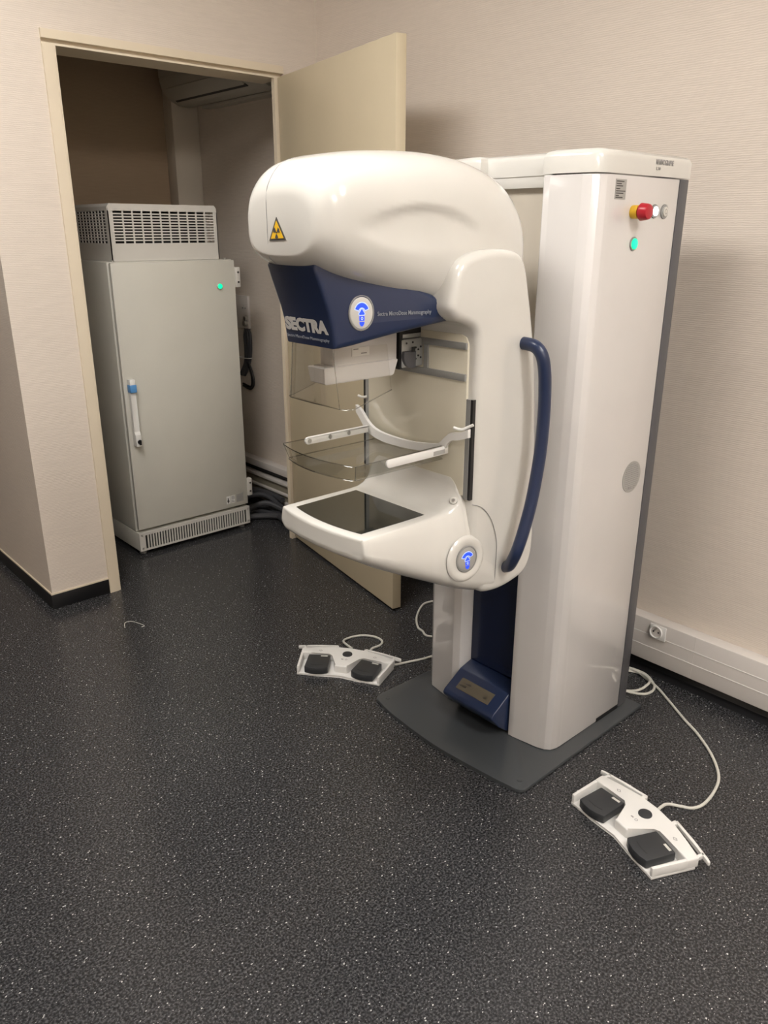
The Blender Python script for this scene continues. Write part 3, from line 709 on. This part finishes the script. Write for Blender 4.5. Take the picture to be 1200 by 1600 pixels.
# ---- compression paddle: clear tray, side bars and bowed yoke
def uline(xf, bow, hwf, hwb_, xb, n=9):
    L_ = [(xb, -hwb_)] + [(xf + .006, -hwf - .001)]
    for k in range(n):
        u = -1 + 2 * k / (n - 1); L_.append((xf - bow * (1 - u * u), u * (hwf - .006)))
    return L_ + [(xf + .006, hwf + .001), (xb, hwb_)]
To = uline(1.030, .020, .133, .131, 1.318); Bo = uline(1.038, .020, .122, .125, 1.312); YP = YM + .010
def off(l, t_): return [(x + (t_ if 1 < i < len(l) - 2 else 0), u - math.copysign(t_, u) if abs(u) > .09 else u) for i, (x, u) in enumerate(l)]
b = MB()
seq = [[(x, YP + u, .977) for x, u in To], [(x, YP + u, .946) for x, u in Bo], [(x, YP + u, .942) for x, u in off(Bo, .004)], [(x, YP + u, .947) for x, u in off(Bo, .0035)], [(x, YP + u, .977) for x, u in off(To, .0025)]]
b.loft(list(map(list, zip(*seq))))
bo = off(Bo, .002); b.prism(bo, lambda u, v, q: (u, YP + v, q), .9425, .9455)
pd = b.build('compression_paddle', 'paddle', mm, 'clear compression paddle', ang=25)
MB().tube([(x, YP + u, .977) for x, u in off(To, .001)], .0011, 6, sub=1).build('rim_edge', 'edge', pd)
MB().tube([(x, YP + u, .9425) for x, u in Bo], .0013, 6, sub=1).build('lower_edge', 'edge', pd)
for k_ in (1, -2): MB().tube([(To[k_][0], YP + To[k_][1], .977), (Bo[k_][0], YP + Bo[k_][1], .943)], .001, 6, sub=1).build('corner_edge', 'edge', pd)
for sgn, x0, x1, z0, z1 in ((1, 1.100, 1.300, .961, .980), (-1, 1.122, 1.318, .957, .976)):
    y_ = YP + sgn * .1350
    b = MB(); pts = [(x1, z0), (x1, z1)] + [(x0 + .010 - .010 * math.cos(a), (z0 + z1) / 2 + .0095 * math.sin(a)) for a in [math.radians(d_) for d_ in (90, 60, 30, 0, -30, -60, -90)]]
    b.prism(pts, xz, y_ - .0035, y_ + .0035, .002); sb = b.build('side_bar', 'white', pd)
    if sgn > 0:
        for x in (x0 + .012, x0 + .075, x0 + .135): MB().cyl((x, y_ - .0034, (z0 + z1) / 2), dn, .0055, .0018, 12).build('screw', 'steel', sb)
    else: MB().box(x1 - .05, x1 - .012, y_ - .0042, y_ - .0034, z0 + .003, z1 - .006).build('type_plate', 'label', sb)
yk_t = [(1.567, 1.024), (1.547, 1.014), (1.524, .992), (1.498, .976), (1.461, .968), (1.401, .965), (1.344, .967), (1.289, .974), (1.262, .981), (1.243, .998), (1.225, 1.012), (1.197, 1.018), (1.170, 1.030)]
yk_b = [(1.170, 1.010), (1.200, .999), (1.222, .994), (1.237, .980), (1.250, .962), (1.289, .955), (1.344, .948), (1.401, .945), (1.461, .946), (1.505, .955), (1.530, .968), (1.550, .990), (1.565, 1.005)]
T_ = spline([(y, z, 0) for y, z in yk_t], 3); Bm = spline([(y, z, 0) for y, z in yk_b], 3)
b = MB(); n_ = len(T_)
b.loft([[(1.304, p.x, p.y), (1.313, p.x, p.y), (1.313, q.x, q.y), (1.304, q.x, q.y)] for p, q in zip(T_, Bm[::-1])])
b.build('yoke', 'white', pd, ang=40)
b = MB(); b.tube([(1.300, 1.212, 1.028), (1.312, 1.198, 1.024), (1.322, 1.186, 1.030), (1.328, 1.176, 1.036)], .0035, 8); b.build('finger_hook', 'white', pd)
b = MB(); b.tube([(1.318, 1.572, 1.046), (1.322, 1.560, 1.043), (1.328, 1.548, 1.045)], .0035, 8); b.build('finger_hook', 'white', pd)

# ---- breast support table
ST = [  # x, top, bottom, half width at top, half width at the belly, corner radius
    (1.0300, .8100, .7760, .1440, .1500, .006), (1.0305, .8150, .7700, .1500, .1560, .006), (1.0330, .8180, .7640, .1530, .1600, .006), (1.050, .8185, .7520, .1540, .1625, .006), (1.09, .8185, .7270, .1550, .1660, .006), (1.13, .8185, .7060, .1555, .1700, .006),
    (1.17, .8185, .6860, .1560, .1740, .007), (1.21, .8190, .6670, .1565, .1790, .009), (1.24, .8195, .6530, .1575, .1830, .012), (1.27, .8215, .6390, .1600, .1900, .016), (1.295, .8290, .6280, .1640, .1960, .020), (1.315, .8420, .6190, .1680, .1984, .022), (1.330, .8560, .6130, .1710, .1990, .024),
    (1.345, .8520, .6070, .1730, .1992, .026), (1.36, .8400, .6010, .1750, .1992, .028), (1.385, .8110, .5930, .1770, .1992, .028), (1.405, .7850, .5880, .1800, .1990, .028), (1.418, .7600, .5850, .1830, .1990, .026), (1.426, .7250, .5840, .1870, .1990, .024), (1.428, .700, .5840, .1880, .1985, .02)]
bx_ = lambda u: 1.248 + .050 * (u / .17) ** 2
def cove(x, u):
    b0 = bx_(u)
    if x <= b0: return 0.0
    return .0785 * (1 - math.cos(math.asin(min(1, (x - b0) / (1.3262 - b0)))))
def st(x):
    for p, q in zip(ST, ST[1:]):
        if x <= q[0]:
            k = 0 if q[0] == p[0] else max(0, (x - p[0]) / (q[0] - p[0])); return [p_ + (q_ - p_) * k for p_, q_ in zip(p, q)]
    return list(ST[-1])
def top_z(x, u):
    _, zt, zb, ht, hb, cr = st(x); c_ = .8187 + cove(x, u)
    if c_ <= zt or x < 1.22: return zt
    k = max(0, min(1, (abs(u) - .128) / (ht - .128))); k = k * k * (3 - 2 * k)
    return zt + (c_ - zt) * (1 - .85 * k)
rings = []
sx = [p[0] for p in ST if p[0] <= 1.21] + [1.23 + .006 * k for k in range(15)] + [1.318, 1.321, 1.3235, 1.325, 1.3262, 1.330] + [p[0] for p in ST if p[0] > 1.331]
for x in sx:
    _, zt, zb, ht, hb, cr = st(x)
    h_ = zt - zb; k = min(1, h_ / .10); fade = max(0, 1 - (x - 1.03) / .10)
    e_ = top_z(x, ht) - zt
    half = [(ht * f_, top_z(x, ht * f_)) for f_ in (0, .15, .3, .45, .58, .68, .76, .82)] + [(ht - cr + cr * math.sin(math.radians(d_)), max(top_z(x, ht - cr + cr * math.sin(math.radians(d_))) - zt, 0) + zt - cr * (1 - math.cos(math.radians(d_)))) for d_ in (0, 20, 40, 60)]
    for f_ in (.15, .3, .45, .6): half.append((ht + (hb - ht) * math.sin(f_ / .75 * math.pi / 2), zt + e_ * (1 - f_ / .6) - cr * .75 - (h_ - cr) * f_))
    rb = .045 * k
    for d_ in (0, 20, 40, 60, 75, 90):
        a = math.radians(d_); half.append((hb - rb * (1 - math.cos(a)), zb + rb * .8 * (1 - math.sin(a))))
    half += [((hb - rb) * .5, zb), (0, zb)]
    full = [(-u, z) for u, z in half] + [(u, z) for u, z in half[-2:0:-1]]
    bow = lambda u: x - .016 * (1 - min(1, abs(u) / ht) ** 2) * fade
    if x == sx[0]:
        gs = [ht * f_ / half[8][0] for f_ in (0, .15, .3, .45, .58, .68, .76, .82)] + [1]; gs = [-g for g in gs[:0:-1]] + gs
        nose = [[(bow(u), YM + u, z) for u in [hu * g for g in gs]] for hu, z in half[8:-1]]
    rings.append([(bow(u), YM + u, z) for u, z in full])
b = MB(); b.loft(rings, cap=False); b.loft(nose, cap=False, closed=False)
bmesh.ops.remove_doubles(b.bm, verts=b.bm.verts, dist=2e-5)
su = b.build('support_table', 'gloss', mm, 'white breast support table', ang=55)
det = [(1.0515 - .0145 * (1 - (u / .122) ** 2), u) for u in [-.122 + .244 * k / 14 for k in range(15)]] + [(bx_(u) - .002, u) for u in [.127 - .254 * k / 14 for k in range(15)]]
MB().prism(det, lambda u, v, q: (u, YM + v, q), .8175, .8198).build('detector_plate', 'glassk', su, 'dark glossy detector plate')
scp = Vector((1.318, YM - .152, top_z(1.318, .152) - .002))
b = MB(); b.cyl(scp, (-1, -.35, .6), .0095, .006, 20, bev=.001); sw = b.build('screw_cap', 'pale', su)
b = MB(); b.cyl(scp + Vector((-1, -.35, .6)).normalized() * .0055, (-1, -.35, .6), .0045, .0012, 6); b.build('socket_head', 'steel', sw)
cpc, cpr, cpu = Vector((1.319, YM - .1985, .708)), Vector((1, -.05, 0)).normalized(), Vector((0, .06, 1)).normalized()
cpn = cpr.cross(cpu)
b = MB(); b.loft([[cpc + cpr * (math.cos(a) * q * .031) + cpu * (math.sin(a) * q * .030) + cpn * (o_ + .0022 * (q - 1.1) * (.5 + .5 * math.cos(a + .6))) for a in [k * 2 * math.pi / 40 for k in range(40)]] for q, o_ in ((1.95, -.006), (1.80, -.0008), (1.65, .0008), (1.45, .0010), (1.25, .0002), (1.12, -.0012))], cap=False)
b.build('dial_surround', 'gloss', su, ang=80)
control_panel(cpc, cpr, cpu, .031, .030, mm, 'label')
MB().tube([(1.3345, YM - .1955, .842), (1.352, YM - .1985, .836), (1.372, YM - .1990, .824), (1.396, YM - .1992, .798), (1.414, YM - .1992, .765), (1.4275, YM - .1992, .72), (1.4285, YM - .1990, .66), (1.4285, YM - .1975, .62)], .0009, 6).build('seam_line', 'mid', su)
# handle bar
MB().tube([(1.489, 1.190, 1.206), (1.489, 1.160, 1.206), (1.490, 1.135, 1.200), (1.495, 1.121, 1.180), (1.502, 1.117, 1.145), (1.508, 1.117, 1.10), (1.511, 1.117, 1.04), (1.508, 1.117, .96), (1.498, 1.117, .89), (1.483, 1.117, .82), (1.463, 1.118, .757), (1.449, 1.121, .715), (1.450, 1.133, .685), (1.462, 1.155, .655), (1.475, 1.185, .638)], .0152, 16, sub=5).build('handle', 'navy', mm, 'navy blue grab handle', ang=60)

# ------------------------------------------------------------------ foot switches
def foot_switch(loc, rz, label, cable, back_cable):
    t = thing('foot_switch', label, 'foot pedal', loc, 'foot switches on the floor', local=True, rz=rz)
    b = MB()
    o_ = lambda u, v, q: (u, v, q)
    b.prism([(-.1475, 0), (-.08, .006), (0, .019), (.08, .006), (.1475, 0), (.170, .120), (.06, .15), (-.06, .15), (-.170, .120)], o_, .001, .009, .0015)
    b.prism([(-.1655, .094), (-.13, .099), (-.062, .111), (-.046, .100), (-.022, .036), (.022, .036), (.046, .100), (.062, .111), (.13, .099), (.1655, .094), (.172, .127), (.12, .141), (.06, .158), (0, .166), (-.06, .158), (-.12, .141), (-.172, .127)], o_, .0075, .036, .004, 3)
    for s_ in (-1, 1):
        b.prism([(s_ * .1475, .001), (s_ * .139, .002), (s_ * .157, .100), (s_ * .1665, .098)], o_, .0075, .034, .002)
        b.prism([(s_ * .050, .171), (s_ * .12, .155), (s_ * .178, .140), (s_ * .190, .136), (s_ * .192, .142), (s_ * .180, .1475), (s_ * .12, .163), (s_ * .052, .179)], o_, .022, .033, .002)
        b.box(min(s_ * .048, s_ * .060), max(s_ * .048, s_ * .060), .154, .174, .022, .033, .001)
        b.box(min(s_ * .160, s_ * .168), max(s_ * .160, s_ * .168), .124, .149, .022, .033, .001)
    bd = b.build('body', 'white', t)
    for s_ in (-1, 1):
        ca, sa = math.cos(-s_ * .16), math.sin(-s_ * .16); cx, cy = s_ * .088, .050
        q_ = lambda u, v, z: (cx + u * ca - v * sa, cy + u * sa + v * ca, z)
        b = MB(); b.prism([(-.039, .046), (.039, .046), (.041, -.038), (.021, -.0455), (0, -.048), (-.021, -.0455), (-.041, -.038)], q_, .010, .035, .003)
        p_ = b.build('pedal', 'rubber', t)
        b = MB(); b.prism([(.006, .033), (.030, .033), (.030, .040), (.006, .040)], q_, .0348, .0356); b.build('sticker', 'pale', p_)
        b = MB(); b.prism([(-.022, -.024), (0, -.027), (.022, -.024), (.022, -.0225), (0, -.0255), (-.022, -.0225)], q_, .0346, .0354); b.build('groove', 'black', p_)
        dia = [(s_ * .100 + .0075 * math.cos(k * math.pi / 2), .1205 + .0055 * math.sin(k * math.pi / 2)) for k in range(4)]
        b = MB(); b.loft([[(x, y, .0366) for x, y in inset(dia, i)] for i in (0, .0015)], cap=False); b.build('icon', 'inkgrey', bd)
    MB().cyl((0, .118, .0355), (0, 0, 1), .0175, .004, 28, bev=.0015).build('center_button', 'rubber', t)
    b = MB(); b.box(-.012, -.004, .080, .084, .0358, .0366); b.build('icon', 'inkgrey', bd)
    b = MB(); b.loft([[(.006 + r * math.cos(k * math.pi / 6), .082 + r * math.sin(k * math.pi / 6), .0366) for k in range(12)] for r in (.003, .0045)], cap=False); b.build('icon', 'inkgrey', bd)
    inv = (Matrix.Translation(loc) @ Matrix.Rotation(rz, 4, 'Z')).inverted()
    for path in [cable] + back_cable:
        MB().tube([inv @ Vector(p) for p in path], .0042, 8).build('cable', 'cable', t)
    return t
z_ = .0045
def fl(l, z=z_): return [(x, y, z) for x, y in l]
foot_switch((1.452, 1.855, 0), math.atan2(-.831, .556), 'white foot switch with two charcoal pedals, left of the machine base, near the open door',
    [(1.607, 1.965, .020), (1.625, 2.035, .012), (1.666, 2.055, z_), (1.715, 2.038, z_), (1.745, 1.998, z_), (1.745, 1.955, z_), (1.717, 1.935, z_), (1.675, 1.935, z_), (1.64, 1.90, z_), (1.632, 1.84, z_), (1.66, 1.800, z_), (1.718, 1.777, z_), (1.80, 1.752, z_), (1.95, 1.74, z_), (2.12, 1.80, z_), (2.18, 1.92, z_), (2.15, 2.04, z_), (2.105, 2.072, z_), (2.055, 2.062, z_), (1.974, 2.005, z_), (1.922, 1.944, z_), (1.913, 1.91, z_), (1.901, 1.867, z_), (1.95, 1.80, z_ + .008), (2.03, 1.735, z_ + .008), (2.07, 1.705, z_ + .006), (2.09, 1.70, .02)], [])
foot_switch((1.495, .812, 0), math.atan2(-.964, -.265), 'white foot switch with two charcoal pedals, in front of the machine, right foreground',
    [(1.650, .775, .020), (1.690, .778, .016), (1.718, .775, .010), (1.742, .752, z_), (1.760, .726, z_), (1.800, .714, z_), (1.873, .721, z_), (1.941, .744, z_), (2.015, .802, z_), (2.081, .88, z_), (2.121, .944, z_), (2.182, 1.033, z_), (2.228, 1.103, z_), (2.250, 1.157, z_), (2.256, 1.205, z_ + .008), (2.235, 1.255, z_), (2.17, 1.28, z_), (2.11, 1.25, z_), (2.125, 1.17, z_), (2.161, 1.135, z_), (2.197, 1.124, z_ + .009), (2.232, 1.133, z_ + .009), (2.252, 1.165, z_ + .009), (2.256, 1.21, z_), (2.21, 1.25, z_ + .009), (2.14, 1.24, z_ + .009), (2.115, 1.16, z_ + .009), (2.155, 1.110, z_), (2.20, 1.100, z_), (2.242, 1.125, z_), (2.262, 1.18, z_ + .008), (2.23, 1.27, z_ + .009), (2.14, 1.34, z_), (2.09, 1.38, .03), (2.056, 1.38, .05)], [])

# a bit of thread lying on the floor
th = MB().tube([(1.073, 2.698, .0012), (1.091, 2.736, .0012), (1.115, 2.732, .0012), (1.130, 2.696, .0012), (1.137, 2.664, .0012), (1.124, 2.662, .0012)], .0011, 6).build('thread', 'cable')
tag(th, 'short curl of pale thread lying on the dark floor before the doorway', 'thread')

# ------------------------------------------------------------------ ceiling lights (above the frame)
def lamp(x, y, w, l, name_label, strength):
    t = thing('ceiling_light', name_label, 'ceiling light', (x, y, ZC), 'light panels on the ceiling')
    b = MB(); b.box(x - w / 2 - .02, x + w / 2 + .02, y - l / 2 - .02, y + l / 2 + .02, ZC - .05, ZC - .001, .004); b.build('housing', 'white', t)
    m = M['tube'].copy(); m.node_tree.nodes['Principled BSDF'].inputs['Emission Strength'].default_value = strength
    MB().box(x - w / 2, x + w / 2, y - l / 2, y + l / 2, ZC - .056, ZC - .0495).build('diffuser', m, t)
lamp(1.15, -.80, .45, 1.25, 'ceiling light before the machine', 30)
lamp(.38, 1.65, .60, 1.25, 'ceiling light near the doorway', 22.5)
lamp(-.3, -1.40, .45, 1.25, 'ceiling light behind the viewer', 28)

# ------------------------------------------------------------------ world and view
w = bpy.data.worlds.new('world'); scene.world = w; w.use_nodes = True
w.node_tree.nodes['Background'].inputs[0].default_value = (.9, .85, .8, 1); w.node_tree.nodes['Background'].inputs[1].default_value = .02
vs = scene.view_settings
vs.view_transform = 'Standard'; vs.look = 'None'; vs.exposure = 0.08; vs.gamma = 1.0; vs.use_curve_mapping = False
